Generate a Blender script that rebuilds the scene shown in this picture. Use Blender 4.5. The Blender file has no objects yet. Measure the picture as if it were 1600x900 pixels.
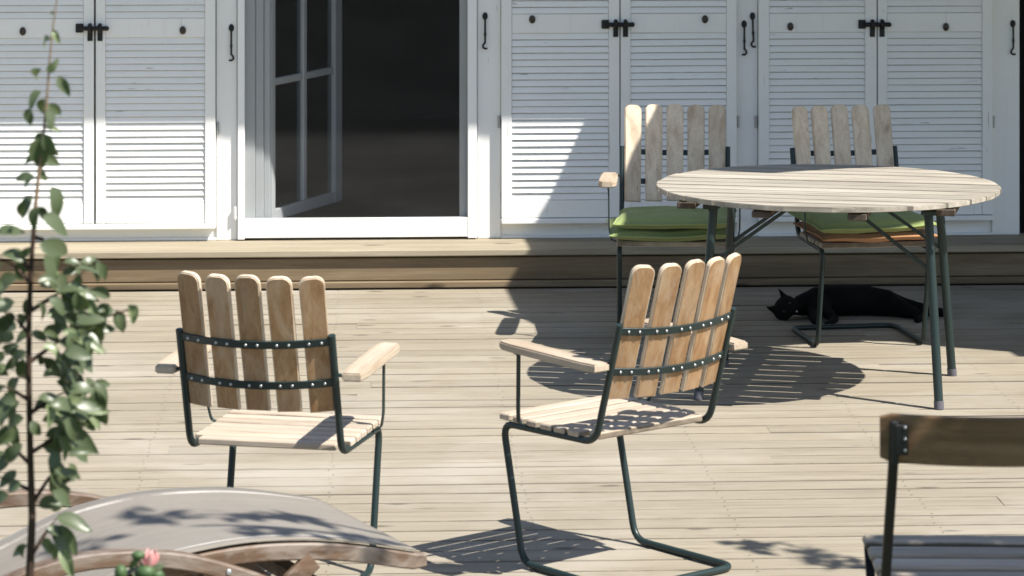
import bpy, bmesh, math, random
from mathutils import Vector, Matrix, noise
R = math.radians
S = bpy.context.scene
col = S.collection
rnd = random.Random(7)

# ------------------------------------------------------------------ camera, world, sun
PSI = R(2.8)
cam_d = bpy.data.cameras.new('camera'); cam = bpy.data.objects.new('camera', cam_d); col.objects.link(cam)
cam.location = (0, 0, 2.13); cam.rotation_euler = (R(90), 0, -PSI)
cam_d.sensor_width = 36; cam_d.lens = 111.4; cam_d.shift_y = -0.4956
cam_d.clip_start = 0.1; cam_d.clip_end = 2000
cam_d.dof.use_dof = True; cam_d.dof.focus_distance = 10.6; cam_d.dof.aperture_fstop = 7.5
S.camera = cam
SUN = Vector((0.433, -0.300, 0.70)).normalized()          # towards the sun
w = bpy.data.worlds.new('World'); S.world = w; w.use_nodes = True
nt = w.node_tree
sky = nt.nodes.new('ShaderNodeTexSky'); sky.sky_type = 'NISHITA'; sky.sun_disc = False
sky.sun_elevation = math.asin(SUN.z); sky.sun_rotation = math.atan2(SUN.x, SUN.y)
sky.air_density = 1.0; sky.dust_density = 0.7; sky.ozone_density = 1.6
bg = nt.nodes['Background']; bg.inputs['Strength'].default_value = 0.088
tint = nt.nodes.new('ShaderNodeMix'); tint.data_type = 'RGBA'; tint.blend_type = 'MULTIPLY'; tint.inputs[0].default_value = 1.0
tint.inputs[7].default_value = (1.03, 1.0, .985, 1)
nt.links.new(sky.outputs[0], tint.inputs[6]); nt.links.new(tint.outputs[2], bg.inputs['Color'])
sd = bpy.data.lights.new('sun', 'SUN'); sd.energy = 5.0; sd.angle = R(0.53); sd.color = (1.0, 0.955, 0.885)
so = bpy.data.objects.new('sun', sd); col.objects.link(so); so.location = (6, -4, 10)
so.rotation_euler = SUN.to_track_quat('Z', 'Y').to_euler()
S.view_settings.view_transform = 'Standard'; S.view_settings.look = 'None'
S.view_settings.exposure = 0.90; S.view_settings.gamma = 1.0

# ------------------------------------------------------------------ helpers
CS, SN = math.cos(PSI), math.sin(PSI)
def site(u, d, z=0.0):
    """site grid: u metres to the right, d metres out from the terrace viewpoint (grid turned 2.8 deg to the house)"""
    return Vector((u * CS + d * SN, -u * SN + d * CS, z))

def tag(o, label=None, cat=None, group=None, kind=None):
    if label: o['label'] = label
    if cat: o['category'] = cat
    if group: o['group'] = group
    if kind: o['kind'] = kind
    return o
def empty(name, loc=(0, 0, 0), rz=0.0, parent=None):
    o = bpy.data.objects.new(name, None); col.objects.link(o)
    o.location = loc; o.rotation_euler = (0, 0, rz); o.empty_display_size = 0.1
    if parent: o.parent = parent
    return o
def mobj(name, me, parent=None, loc=(0, 0, 0), rot=(0, 0, 0), scale=(1, 1, 1)):
    o = bpy.data.objects.new(name, me); col.objects.link(o)
    if parent: o.parent = parent
    o.location = loc; o.rotation_euler = rot; o.scale = scale
    return o
def children(o): return [c for c in bpy.data.objects if c.parent == o]
def copy_tree(o, kids, parent=None):
    c = o.copy(); col.objects.link(c)
    if parent: c.parent = parent
    for ch in kids.get(o.name, []): copy_tree(ch, kids, c)
    return c

class MB:
    """collects shapes into one mesh"""
    def __init__(s): s.v = []; s.f = []; s.m = []; s.sm = []
    def add(s, vs, fs, mat=0, smooth=False):
        n = len(s.v); s.v += [tuple(v) for v in vs]
        for f in fs: s.f.append([i + n for i in f]); s.m.append(mat); s.sm.append(smooth)
    def box(s, a, b, bev=0.0, mat=0, M=None):
        """box with all long edges chamfered"""
        (x0, y0, z0), (x1, y1, z1) = a, b
        if x0 > x1: x0, x1 = x1, x0
        if y0 > y1: y0, y1 = y1, y0
        if z0 > z1: z0, z1 = z1, z0
        bm = bmesh.new()
        bmesh.ops.create_cube(bm, size=1)
        for v in bm.verts:
            v.co = Vector((x0 + (v.co.x + .5) * (x1 - x0), y0 + (v.co.y + .5) * (y1 - y0), z0 + (v.co.z + .5) * (z1 - z0)))
        if bev > 0:
            bmesh.ops.bevel(bm, geom=list(bm.edges), offset=bev, segments=1, affect='EDGES')
        if M is not None: bm.transform(M)
        bm.verts.index_update()
        s.add([v.co[:] for v in bm.verts], [[v.index for v in f.verts] for f in bm.faces], mat)
        bm.free(); return s
    def tube(s, pts, r, n=10, fil=0.0, mat=0, cap=True, closed=False, flat=None, up=None):
        """tube (or flat bar, flat=(half_a, half_b)) along points, corners filleted"""
        P = [Vector(p) for p in pts]
        if fil > 0:
            Q = [P[0]]
            for i in range(1, len(P) - 1):
                a, b, c = P[i - 1], P[i], P[i + 1]
                f = min(fil, (a - b).length * .45, (c - b).length * .45)
                p0 = b + (a - b).normalized() * f; p1 = b + (c - b).normalized() * f
                for k in range(7):
                    t = k / 6; Q.append(p0 * (1 - t) ** 2 + b * 2 * t * (1 - t) + p1 * t * t)
            Q.append(P[-1]); P = Q
        rs = r if isinstance(r, (list, tuple)) else [r] * len(P)
        vs = []; fs = []; prev = None
        for i, p in enumerate(P):
            if closed: t = (P[(i + 1) % len(P)] - P[i - 1])
            else: t = (P[min(i + 1, len(P) - 1)] - P[max(i - 1, 0)])
            t.normalize()
            if prev is None:
                a = Vector(up) if up else (Vector((0, 0, 1)) if abs(t.z) < .9 else Vector((0, 1, 0)))
            else: a = prev
            a = (a - t * a.dot(t)).normalized(); prev = a; b = t.cross(a)
            if flat:
                ha, hb = flat; c = min(ha, hb) * .35
                ring = [(ha, hb - c), (ha - c, hb), (-ha + c, hb), (-ha, hb - c), (-ha, -hb + c), (-ha + c, -hb), (ha - c, -hb), (ha, -hb + c)]
                for (x, y) in ring: vs.append(p + a * x + b * y)
                n = 8
            else:
                for k in range(n):
                    g = 2 * math.pi * k / n; vs.append(p + (a * math.cos(g) + b * math.sin(g)) * rs[min(i, len(rs) - 1)])
        m = len(P)
        for i in range(m if closed else m - 1):
            j = (i + 1) % m
            for k in range(n):
                k2 = (k + 1) % n; fs.append([i * n + k, i * n + k2, j * n + k2, j * n + k])
        s.add(vs, fs, mat, smooth=not flat)
        if cap and not closed:
            s.add(vs[:n], [list(range(n))[::-1]], mat); s.add(vs[-n:], [list(range(n))], mat)
        return s
    def ball(s, c, r, n=8, m=6, mat=0, sc=(1, 1, 1), M=None):
        vs = []; fs = []
        for i in range(m + 1):
            th = math.pi * i / m
            for k in range(n):
                ph = 2 * math.pi * k / n
                v = Vector((math.sin(th) * math.cos(ph) * sc[0], math.sin(th) * math.sin(ph) * sc[1], math.cos(th) * sc[2])) * r
                if M is not None: v = M @ v
                vs.append(v + Vector(c))
        for i in range(m):
            for k in range(n):
                k2 = (k + 1) % n; fs.append([i * n + k, (i + 1) * n + k, (i + 1) * n + k2, i * n + k2])
        s.add(vs, fs, mat, True); return s
    def prism(s, poly, z0, z1, bev=0.0, mat=0):
        """extruded outline in xy"""
        bm = bmesh.new()
        vs = [bm.verts.new((x, y, z0)) for x, y in poly]
        f = bm.faces.new(vs)
        r = bmesh.ops.extrude_face_region(bm, geom=[f])
        for v in r['geom']:
            if isinstance(v, bmesh.types.BMVert): v.co.z = z1
        bmesh.ops.recalc_face_normals(bm, faces=bm.faces)
        if bev > 0:
            ed = [e for e in bm.edges if abs(e.verts[0].co.z - e.verts[1].co.z) < 1e-6]
            bmesh.ops.bevel(bm, geom=ed, offset=bev, segments=2, affect='EDGES')
        bm.verts.index_update()
        s.add([v.co[:] for v in bm.verts], [[v.index for v in f.verts] for f in bm.faces], mat)
        bm.free(); return s
    def mesh(s, name, mats):
        me = bpy.data.meshes.new(name); me.from_pydata(s.v, [], s.f)
        for m in (mats if isinstance(mats, (list, tuple)) else [mats]): me.materials.append(m)
        for p, mi, sm in zip(me.polygons, s.m, s.sm): p.material_index = mi; p.use_smooth = sm
        bm = bmesh.new(); bm.from_mesh(me); bmesh.ops.recalc_face_normals(bm, faces=bm.faces); bm.to_mesh(me); bm.free()
        me.update(); return me
    def build(s, name, mats, parent=None, loc=(0, 0, 0), rot=(0, 0, 0)):
        return mobj(name, s.mesh(name, mats), parent, loc, rot)

# ------------------------------------------------------------------ materials
class NT:
    def __init__(s, name):
        s.m = bpy.data.materials.new(name); s.m.use_nodes = True; s.t = s.m.node_tree
        s.b = s.t.nodes['Principled BSDF']; s.out = s.t.nodes['Material Output']
    def n(s, typ, **k):
        o = s.t.nodes.new(typ)
        for a, v in k.items(): setattr(o, a, v)
        return o
    def l(s, a, b): s.t.links.new(a, b)
    def mapping(s, vec, sc):
        m = s.n('ShaderNodeMapping'); s.l(vec, m.inputs[0]); m.inputs['Scale'].default_value = sc; return m.outputs[0]
    def noise(s, vec, scale=1, detail=5, rough=.55, dist=0):
        o = s.n('ShaderNodeTexNoise'); s.l(vec, o.inputs['Vector']); o.inputs['Scale'].default_value = scale
        o.inputs['Detail'].default_value = detail; o.inputs['Roughness'].default_value = rough; o.inputs['Distortion'].default_value = dist
        return o.outputs['Fac']
    def ramp(s, fac, stops):
        o = s.n('ShaderNodeValToRGB'); s.l(fac, o.inputs[0]); e = o.color_ramp.elements
        while len(e) < len(stops): e.new(.5)
        for i, (p, c) in enumerate(stops): e[i].position = p; e[i].color = (*c, 1) if len(c) == 3 else c
        return o.outputs[0]
    def mix(s, fac, a, b, mode='MIX'):
        o = s.n('ShaderNodeMix', data_type='RGBA', blend_type=mode)
        for v, i in ((fac, 0), (a, 6), (b, 7)):
            if hasattr(v, 'node'): s.l(v, o.inputs[i])
            elif i == 0: o.inputs[0].default_value = v
            else: o.inputs[i].default_value = (*v, 1)
        return o.outputs[2]
    def mrange(s, v, a, b, c, d):
        o = s.n('ShaderNodeMapRange'); s.l(v, o.inputs[0])
        for i, x in enumerate((a, b, c, d)): o.inputs[i + 1].default_value = x
        return o.outputs[0]
    def bump(s, h, st=.3, dist=.002):
        o = s.n('ShaderNodeBump'); s.l(h, o.inputs['Height']); o.inputs['Strength'].default_value = st; o.inputs['Distance'].default_value = dist
        s.l(o.outputs[0], s.b.inputs['Normal']); return o
    def coords(s, rand=True):
        tc = s.n('ShaderNodeTexCoord').outputs['Object']
        if not rand: return tc
        oi = s.n('ShaderNodeObjectInfo').outputs['Random']
        c = s.n('ShaderNodeCombineXYZ')
        for i, k in enumerate((37., 71., 53.)):
            m = s.n('ShaderNodeMath', operation='MULTIPLY'); s.l(oi, m.inputs[0]); m.inputs[1].default_value = k; s.l(m.outputs[0], c.inputs[i])
        a = s.n('ShaderNodeVectorMath', operation='ADD'); s.l(tc, a.inputs[0]); s.l(c.outputs[0], a.inputs[1])
        return a.outputs[0]

def wood(name, dark, mid, light, axis='X', sc=1.0, rough=.72, edge=None, knots=0.0, vary=(.85, 1.12), blotch=None, bl_amt=.5, crack=0.0, bump=.35, patch=None, groove=None):
    t = NT(name); v = t.coords()
    ax = 'XYZ'.index(axis)
    def sv(a, b): q = [b * sc] * 3; q[ax] = a * sc; return q
    n1 = t.noise(t.mapping(v, sv(1.6, 26)), 1, 6, .6, .5)
    n2 = t.noise(t.mapping(v, sv(7, 190)), 1, 4, .6)
    c = t.ramp(n1, [(.28, dark), (.5, mid), (.72, light)])
    c = t.mix(t.mrange(n2, .3, .7, 0, .55), c, t.mix(1.0, c, (.62, .6, .58), 'MULTIPLY'))
    if blotch:
        nb = t.noise(t.mapping(v, sv(3.5, 9)), 1, 5, .65, .8)
        c = t.mix(t.mrange(nb, .47, .62, 0, bl_amt), c, blotch)
    if patch:
        g = t.n('ShaderNodeNewGeometry').outputs['Position']
        npn = t.noise(t.mapping(g, (1.1, 1.6, 1)), 1, 5, .62, .3)
        c = t.mix(t.mrange(npn, .48, .68, 0, .55), c, patch)
        np2 = t.noise(t.mapping(g, (2.3, 6, 1)), 1, 6, .7, .6)
        c = t.mix(t.mrange(np2, .56, .75, 0, .5), c, t.mix(1.0, c, (.72, .70, .66), 'MULTIPLY'))
    if crack > 0:
        nc = t.noise(t.mapping(v, sv(1.1, 55)), 1, 3, .5, .3)
        c = t.mix(t.mrange(nc, .69, .74, 0, crack), c, tuple(x * .28 for x in dark))
    if knots > 0:
        vo = t.n('ShaderNodeTexVoronoi'); t.l(t.mapping(v, sv(2.6, 7.5)), vo.inputs['Vector']); vo.inputs['Scale'].default_value = 1
        vo.inputs['Randomness'].default_value = 1
        ln = t.noise(t.mapping(v, sv(30, 60)), 1, 3)
        ad = t.n('ShaderNodeMath', operation='ADD'); t.l(vo.outputs['Distance'], ad.inputs[0]); t.l(t.mrange(ln, 0, 1, -.04, .04), ad.inputs[1])
        c = t.mix(t.mrange(ad.outputs[0], .05, .13, knots, 0), c, tuple(x * .35 for x in dark))
    if edge:
        sx = t.n('ShaderNodeSeparateXYZ'); t.l(t.n('ShaderNodeTexCoord').outputs['Object'], sx.inputs[0])
        ab = t.n('ShaderNodeMath', operation='ABSOLUTE'); t.l(sx.outputs[1], ab.inputs[0])
        ne = t.noise(t.mapping(v, (3, 3, 3)), 1, 5, .7)
        sb = t.n('ShaderNodeMath', operation='ADD'); t.l(ab.outputs[0], sb.inputs[0]); t.l(t.mrange(ne, .35, .65, -.0032, .0012), sb.inputs[1])
        oe = t.n('ShaderNodeObjectInfo').outputs['Random']
        wn = t.n('ShaderNodeTexWhiteNoise', noise_dimensions='1D'); t.l(oe, wn.inputs['W'])
        me_ = t.n('ShaderNodeMath', operation='MULTIPLY'); t.l(t.mrange(sb.outputs[0], edge - .0055, edge - .002, 0, .95), me_.inputs[0]); t.l(t.mrange(wn.outputs['Value'], 0, 1, .2, .95), me_.inputs[1])
        c = t.mix(me_.outputs[0], c, (.05, .04, .028))
    oi = t.n('ShaderNodeObjectInfo').outputs['Random']
    hsv = t.n('ShaderNodeHueSaturation'); t.l(c, hsv.inputs['Color']); t.l(t.mrange(oi, 0, 1, *vary), hsv.inputs['Value'])
    t.l(hsv.outputs[0], t.b.inputs['Base Color'])
    t.b.inputs['Roughness'].default_value = rough
    t.b.inputs['Specular IOR Level'].default_value = .3
    t.bump(n2, bump, .0012)
    return t.m

def paint(name, colr, rough=.45, dirt=.12, spec=.4, bump=.1, axis=None, scale=40, metal=0.0):
    t = NT(name); v = t.coords()
    n1 = t.noise(t.mapping(v, (3, 3, 3)), 1, 6, .6)
    sc3 = [scale] * 3
    if axis is not None: sc3['XYZ'.index(axis)] = scale * .06
    n2 = t.noise(t.mapping(v, sc3), 1, 4, .6)
    dk = tuple(x * .55 for x in colr)
    c = t.mix(t.mrange(n1, .5, .8, 0, dirt), colr, dk)
    c = t.mix(t.mrange(n2, .58, .8, 0, dirt * 1.5), c, dk)
    t.l(c, t.b.inputs['Base Color']); t.l(t.mrange(n1, .3, .7, rough * .85, min(1, rough * 1.2)), t.b.inputs['Roughness'])
    t.b.inputs['Specular IOR Level'].default_value = spec; t.b.inputs['Metallic'].default_value = metal
    t.bump(n2, bump, .001)
    return t.m

def white_paint(name, axis):
    t = NT(name); v = t.coords()
    sv = [34.] * 3; sv['XYZ'.index(axis)] = 1.6
    n1 = t.noise(t.mapping(v, sv), 1, 5, .6, .3)
    n2 = t.noise(t.mapping(v, (5, 5, 5)), 1, 6, .65)
    n3 = t.noise(t.mapping(v, tuple(x * 2.5 for x in sv)), 1, 3, .5)
    c = t.mix(t.mrange(n2, .45, .75, 0, .35), (.80, .80, .775), (.70, .70, .665))
    c = t.mix(t.mrange(n1, .60, .72, 0, .30), c, (.60, .60, .57))
    c = t.mix(t.mrange(n3, .70, .74, 0, .75), c, (.30, .29, .26))
    t.l(c, t.b.inputs['Base Color']); t.b.inputs['Roughness'].default_value = .5; t.b.inputs['Specular IOR Level'].default_value = .35
    t.bump(n1, .25, .0012)
    return t.m

M = {}
M['deck'] = wood('weathered_deck_wood', (.250, .214, .157), (.300, .263, .200), (.330, .292, .226), 'X', 1.0, .8, knots=.8, vary=(.93, 1.06),
                 crack=.9, bump=.5, patch=(.375, .345, .295), edge=.0563)
M['step'] = wood('step_wood', (.13, .094, .054), (.20, .148, .088), (.26, .20, .128), 'X', .8, .75, knots=.9, vary=(.94, 1.06), crack=.6, bump=.45)
M['tread'] = wood('tread_wood', (.24, .20, .14), (.33, .285, .205), (.39, .345, .26), 'X', .8, .75, knots=.9, vary=(.96, 1.04), crack=.6, bump=.45)
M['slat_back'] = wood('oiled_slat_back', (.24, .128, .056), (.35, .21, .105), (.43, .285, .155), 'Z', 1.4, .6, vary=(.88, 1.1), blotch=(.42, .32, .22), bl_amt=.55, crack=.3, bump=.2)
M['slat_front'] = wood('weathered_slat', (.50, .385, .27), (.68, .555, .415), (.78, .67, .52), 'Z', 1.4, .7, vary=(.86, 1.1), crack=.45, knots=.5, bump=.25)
M['seat_wood'] = wood('pale_seat_wood', (.36, .285, .205), (.47, .395, .31), (.55, .48, .39), 'X', 1.4, .7, edge=.0245, vary=(.88, 1.1), crack=.5, bump=.25)
M['arm_wood'] = wood('arm_wood', (.34, .26, .175), (.46, .375, .28), (.54, .465, .37), 'Y', 1.3, .65, vary=(.93, 1.05), crack=.5, bump=.3)
M['table_wood'] = wood('table_wood', (.22, .195, .16), (.38, .345, .285), (.51, .47, .40), 'X', 1.3, .75, edge=.0480, vary=(.85, 1.08), crack=.7, bump=.3)
M['batten'] = wood('batten_wood', (.04, .03, .022), (.075, .057, .042), (.12, .095, .072), 'Y', 1.2, .8)
M['teak'] = wood('teak', (.075, .045, .028), (.14, .09, .058), (.225, .16, .115), 'X', 1.3, .5, vary=(.9, 1.1), blotch=(.27, .235, .20), bl_amt=.7, crack=.3, bump=.25)
M['board_brown'] = wood('brown_backboard', (.12, .066, .032), (.19, .112, .058), (.25, .155, .088), 'X', 1.2, .45, vary=(.95, 1.05), bump=.2)
M['grey_wood'] = wood('grey_seat_wood', (.22, .18, .13), (.40, .345, .27), (.52, .46, .37), 'X', 1.2, .8, crack=.8, edge=.037)
M['white_v'] = white_paint('white_paint_upright', 'Z'); M['white_h'] = white_paint('white_paint_level', 'X')
M['white_smooth'] = paint('smooth_white_frame', (.80, .80, .79), .35, .06, .5, .03, 'X', 20)
M['grey_frame'] = paint('grey_white_frame', (.50, .53, .54), .4, .08, .5, .05, 'Z', 20)
M['green_steel'] = paint('dark_green_steel', (.014, .027, .026), .40, .3, .4, .12, None, 60)
M['iron'] = paint('black_iron', (.007, .007, .007), .5, .2, .4, .3, None, 120)
M['bronze'] = paint('dark_bronze_knob', (.035, .024, .016), .4, .3, .5, .2, None, 150)
M['zinc'] = paint('zinc', (.42, .43, .43), .35, .3, .5, .1, None, 90, metal=.7)
M['rust'] = paint('dull_screw', (.12, .10, .075), .6, .3, .3, .2)
M['rubber'] = paint('grey_rubber', (.10, .095, .11), .7, .2, .3, .2, None, 80)
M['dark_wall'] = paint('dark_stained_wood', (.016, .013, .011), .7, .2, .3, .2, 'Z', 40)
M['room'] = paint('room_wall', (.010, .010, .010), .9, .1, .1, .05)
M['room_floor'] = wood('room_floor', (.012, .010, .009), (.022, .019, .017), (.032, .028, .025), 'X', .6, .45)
M['roof'] = paint('roof_felt', (.05, .05, .05), .9, .2, .2, .2)
M['white_plastic'] = paint('white_plastic', (.72, .73, .73), .4, .05, .4, .02)

t = NT('window_glass'); t.t.nodes.remove(t.b)
g1 = t.n('ShaderNodeBsdfGlossy'); g1.inputs['Roughness'].default_value = .02; g1.inputs['Color'].default_value = (.8, .9, .95, 1)
tr = t.n('ShaderNodeBsdfTransparent'); tr.inputs['Color'].default_value = (.72, .76, .76, 1)
fr = t.n('ShaderNodeFresnel'); fr.inputs[0].default_value = 1.5
mx = t.n('ShaderNodeMixShader'); t.l(fr.outputs[0], mx.inputs[0]); t.l(tr.outputs[0], mx.inputs[1]); t.l(g1.outputs[0], mx.inputs[2]); t.l(mx.outputs[0], t.out.inputs[0])
M['glass'] = t.m

t = NT('insect_mesh'); t.t.nodes.remove(t.b)
df = t.n('ShaderNodeBsdfDiffuse')
v = t.coords(False); ns = t.noise(t.mapping(v, (180, 180, 180)), 1, 2); nl = t.noise(t.mapping(v, (2.5, 2.5, 9)), 1, 5, .6)
t.l(t.mix(t.mrange(ns, .74, .76, 0, 1), t.mix(t.mrange(nl, .35, .7, 0, 1), (.070, .070, .067), (.105, .104, .10)), (.55, .55, .5)), df.inputs[0])
tr = t.n('ShaderNodeBsdfTransparent'); mx = t.n('ShaderNodeMixShader'); mx.inputs[0].default_value = .24
t.l(tr.outputs[0], mx.inputs[1]); t.l(df.outputs[0], mx.inputs[2]); t.l(mx.outputs[0], t.out.inputs[0])
M['screen'] = t.m

def fabric(name, c0, c1, wv=420, bump=.3, rough=.9, stripe=None):
    t = NT(name); v = t.coords()
    n1 = t.noise(t.mapping(v, (6, 6, 6)), 1, 5, .6)
    wa = t.n('ShaderNodeTexNoise'); t.l(v, wa.inputs['Vector']); wa.inputs['Scale'].default_value = wv; wa.inputs['Detail'].default_value = 1
    c = t.mix(t.mrange(n1, .35, .7, 0, 1), c0, c1)
    c = t.mix(t.mrange(wa.outputs['Fac'], .4, .7, 0, .35), c, tuple(x * .6 for x in c0))
    if stripe:
        ws = t.noise(t.mapping(v, stripe), 1, 2)
        c = t.mix(t.mrange(ws, .5, .7, 0, .3), c, tuple(min(1, x * 1.25) for x in c1))
    t.l(c, t.b.inputs['Base Color']); t.b.inputs['Roughness'].default_value = rough; t.b.inputs['Specular IOR Level'].default_value = .15
    t.b.inputs['Sheen Weight'].default_value = .1
    t.bump(wa.outputs['Fac'], bump, .0008)
    return t.m
M['green_cloth'] = fabric('green_cloth', (.25, .315, .11), (.295, .355, .14))
M['orange_cloth'] = fabric('orange_cloth', (.38, .19, .09), (.44, .235, .115))
M['sling'] = fabric('grey_sling', (.195, .175, .148), (.222, .200, .170), 600, .2, .85, (2, 90, 2))
M['sling_hem'] = fabric('pale_hem', (.50, .48, .45), (.56, .53, .50), 600, .2)
M['canvas'] = fabric('shade_canvas', (.10, .10, .095), (.12, .12, .11), 300)  # kept dark so the added canopy throws back little light
M['curtain'] = fabric('curtain_cloth', (.30, .29, .27), (.36, .35, .33), 300)

def leafmat(name, a, b, back):
    t = NT(name); v = t.coords()
    n1 = t.noise(t.mapping(v, (30, 30, 30)), 1, 4, .6)
    oi = t.n('ShaderNodeObjectInfo').outputs['Random']
    c = t.mix(t.mrange(n1, .35, .65, 0, 1), a, b)
    hs = t.n('ShaderNodeHueSaturation'); t.l(c, hs.inputs['Color']); t.l(t.mrange(oi, 0, 1, .6, 1.5), hs.inputs['Value'])
    gm = t.n('ShaderNodeNewGeometry')
    c2 = t.mix(gm.outputs['Backfacing'], hs.outputs[0], back)
    t.l(c2, t.b.inputs['Base Color']); t.b.inputs['Roughness'].default_value = .36; t.b.inputs['Specular IOR Level'].default_value = .5
    tl = t.n('ShaderNodeBsdfTranslucent'); t.l(t.mix(.4, c2, (.16, .24, .02)), tl.inputs[0])
    ad = t.n('ShaderNodeMixShader'); ad.inputs[0].default_value = .2
    t.l(t.b.outputs[0], ad.inputs[1]); t.l(tl.outputs[0], ad.inputs[2]); t.l(ad.outputs[0], t.out.inputs[0])
    t.bump(n1, .3, .002)
    return t.m
M['leaf'] = leafmat('leaf_green', (.022, .040, .010), (.048, .072, .018), (.085, .11, .055))
M['leaf_young'] = leafmat('leaf_young', (.10, .15, .04), (.15, .20, .06), (.18, .22, .11))
M['bark'] = wood('stem_bark', (.035, .02, .014), (.06, .035, .024), (.10, .06, .04), 'Z', 3, .8)
M['stem_red'] = paint('reddish_shoot', (.20, .13, .08), .5, .3, .4, .1)
M['petal'] = paint('pink_petal', (.70, .33, .32), .5, .3, .3, .05, None, 60)
M['bud_green'] = paint('green_bud', (.055, .10, .035), .5, .4, .4, .1, None, 60)
M['cat_fur'] = paint('black_fur', (.003, .0028, .0028), .85, .3, .15, .6, 'X', 300)
M['cat_eye'] = paint('cat_eye', (.035, .04, .015), .1, 0, .5, 0)

t = NT('lawn_grass'); v = t.n('ShaderNodeNewGeometry').outputs['Position']
t.l(t.mix(t.mrange(t.noise(v, 3, 8, .7), .3, .7, 0, 1), (.035, .065, .018), (.075, .11, .035)), t.b.inputs['Base Color']); t.b.inputs['Roughness'].default_value = .95
t.bump(t.noise(v, 60, 4), .6, .02); M['lawn'] = t.m

# ------------------------------------------------------------------ ground
gm = MB(); gm.add([(-600, -600, -.32), (600, -600, -.32), (600, 600, -.32), (-600, 600, -.32)], [[0, 1, 2, 3]])
tag(gm.build('lawn', M['lawn']), kind='structure', label='green lawn around the wooden deck')

# ------------------------------------------------------------------ deck of single planks
deck = MB().box((-4.9, 6.02, -.30), (6.4, 13.9, -.045)).build('deck', M['dark_wall'])
tag(deck, kind='structure', label='deck of weathered grey-beige planks running parallel to the house')
PITCH = .1187
def plank_mesh(L):
    a = MB(); W = PITCH - .006; h = .028; c = .0022
    prof = [(-W / 2, -h), (-W / 2, -c), (-W / 2 + c, 0), (W / 2 - c, 0), (W / 2, -c), (W / 2, -h)]
    vs = [(x, y, z) for x in (-L / 2, L / 2) for (y, z) in prof]; n = len(prof)
    a.add(vs, [[k, (k + 1) % n, n + (k + 1) % n, n + k] for k in range(n)] + [list(range(n))[::-1], list(range(n, 2 * n))])
    return a.mesh('plank', M['deck'])
pm = {}
y = 13.265 - PITCH / 2; row = 0
while y > 6.0:
    cuts = [-4.9, 6.4]
    k = rnd.choice((0, 1, 2, 3))
    off = (-2.6, -.55, 1.35, 3.3)[k] + (row % 2) * .6
    cuts = sorted([-4.9, off - 3.9 if off - 3.9 > -4 else -3.2, off, min(off + 3.9, 5.6), 6.4])
    for a, b in zip(cuts[:-1], cuts[1:]):
        if b - a < .3: continue
        L = round(b - a - .003, 2)
        if L not in pm: pm[L] = plank_mesh(L)
        mobj('plank', pm[L], deck, ((a + b) / 2, y + rnd.uniform(-.0012, .0012), rnd.uniform(-.0014, .0014)), (rnd.uniform(-.006, .006), 0, rnd.uniform(-.0004, .0004)))
    y -= PITCH; row += 1

scw = MB(); yy = 13.265 - PITCH / 2
while yy > 6.0:
    xx = -2.4
    while xx < 4.2:
        for dy in (-.033, .033):
            a_, b_ = xx + rnd.uniform(-.008, .008), yy + dy + rnd.uniform(-.004, .004)
            scw.add([(a_ + .0030 * math.cos(k * 1.0472), b_ + .0030 * math.sin(k * 1.0472), .0016) for k in range(6)], [[0, 1, 2, 3, 4, 5]])
        xx += .58
    yy -= PITCH
so_ = scw.build('screw', M['rust'], deck); so_['kind'] = 'stuff'

# ------------------------------------------------------------------ step along the house
step = MB().box((-4.9, 13.33, -.03), (6.4, 13.62, .13)).build('step', M['dark_wall'])
tag(step, kind='structure', label='low wooden step along the foot of the house wall')
MB().box((-4.9, 13.268, .137), (6.4, 13.428, .165), .004).build('tread_board', M['tread'], step)
MB().box((-4.9, 13.433, .137), (6.4, 13.66, .1625), .004).build('tread_board', M['tread'], step)
MB().box((-4.9, 13.292, .034), (6.4, 13.325, .129), .003).build('riser_board', M['step'], step)
MB().box((-4.9, 13.281, .002), (6.4, 13.324, .031), .004).build('riser_board', M['step'], step)

# ------------------------------------------------------------------ house
FY = 13.60           # face of the posts
house = empty('house', (0.6, 13.7, 0))
tag(house, 'white painted timber house front with louvred shutters and an open glazed door', 'house')
HI = Matrix.Translation((-.6, -13.7, 0))
def H(mb, name, mat, parent=None):
    """part of the house, given in terrace coordinates"""
    o = mb.build(name, mat, parent or house)
    o.location = (-.6, -13.7, 0) if parent is None else (0, 0, 0)
    return o
ZB = .163
def post(x0, x1, y=FY): return H(MB().box((x0, y, ZB), (x1, y + .06, 2.5), .003), 'post', M['white_v'])
post(-.6015, -.5125); post(.516, .617); post(1.634, 1.7265); post(2.745, 2.866); post(-1.74, -1.624)
for (x0, x1) in ((-1.624, -.6015), (.617, 1.634), (1.7265, 2.745)):
    H(MB().box((x0, FY + .012, ZB), (x1, FY + .05, .25), .002), 'wall_board', M['white_h'])
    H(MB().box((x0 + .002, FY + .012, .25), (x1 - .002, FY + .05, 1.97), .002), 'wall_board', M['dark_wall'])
    H(MB().box((x0, FY + .012, 1.97), (x1, FY + .05, 2.5), .002), 'wall_board', M['white_h'])
    H(MB().box((x0, FY - .004, ZB), (x1, FY + .0115, .174), .002), 'base_strip', M['white_h'])
H(MB().box((-.5125, FY + .012, 2.09), (.516, FY + .05, 2.5), .002), 'wall_board', M['white_h'])
x = -4.9
while x < -1.76:
    H(MB().box((x, FY + .006, ZB), (min(x + .14, -1.743), FY + .05, 2.5), .003), 'wall_board', M['white_v']); x += .143
H(MB().box((2.868, FY + .10, -.02), (6.4, FY + .16, 2.5), .003), 'wall_board', M['dark_wall'])
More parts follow.
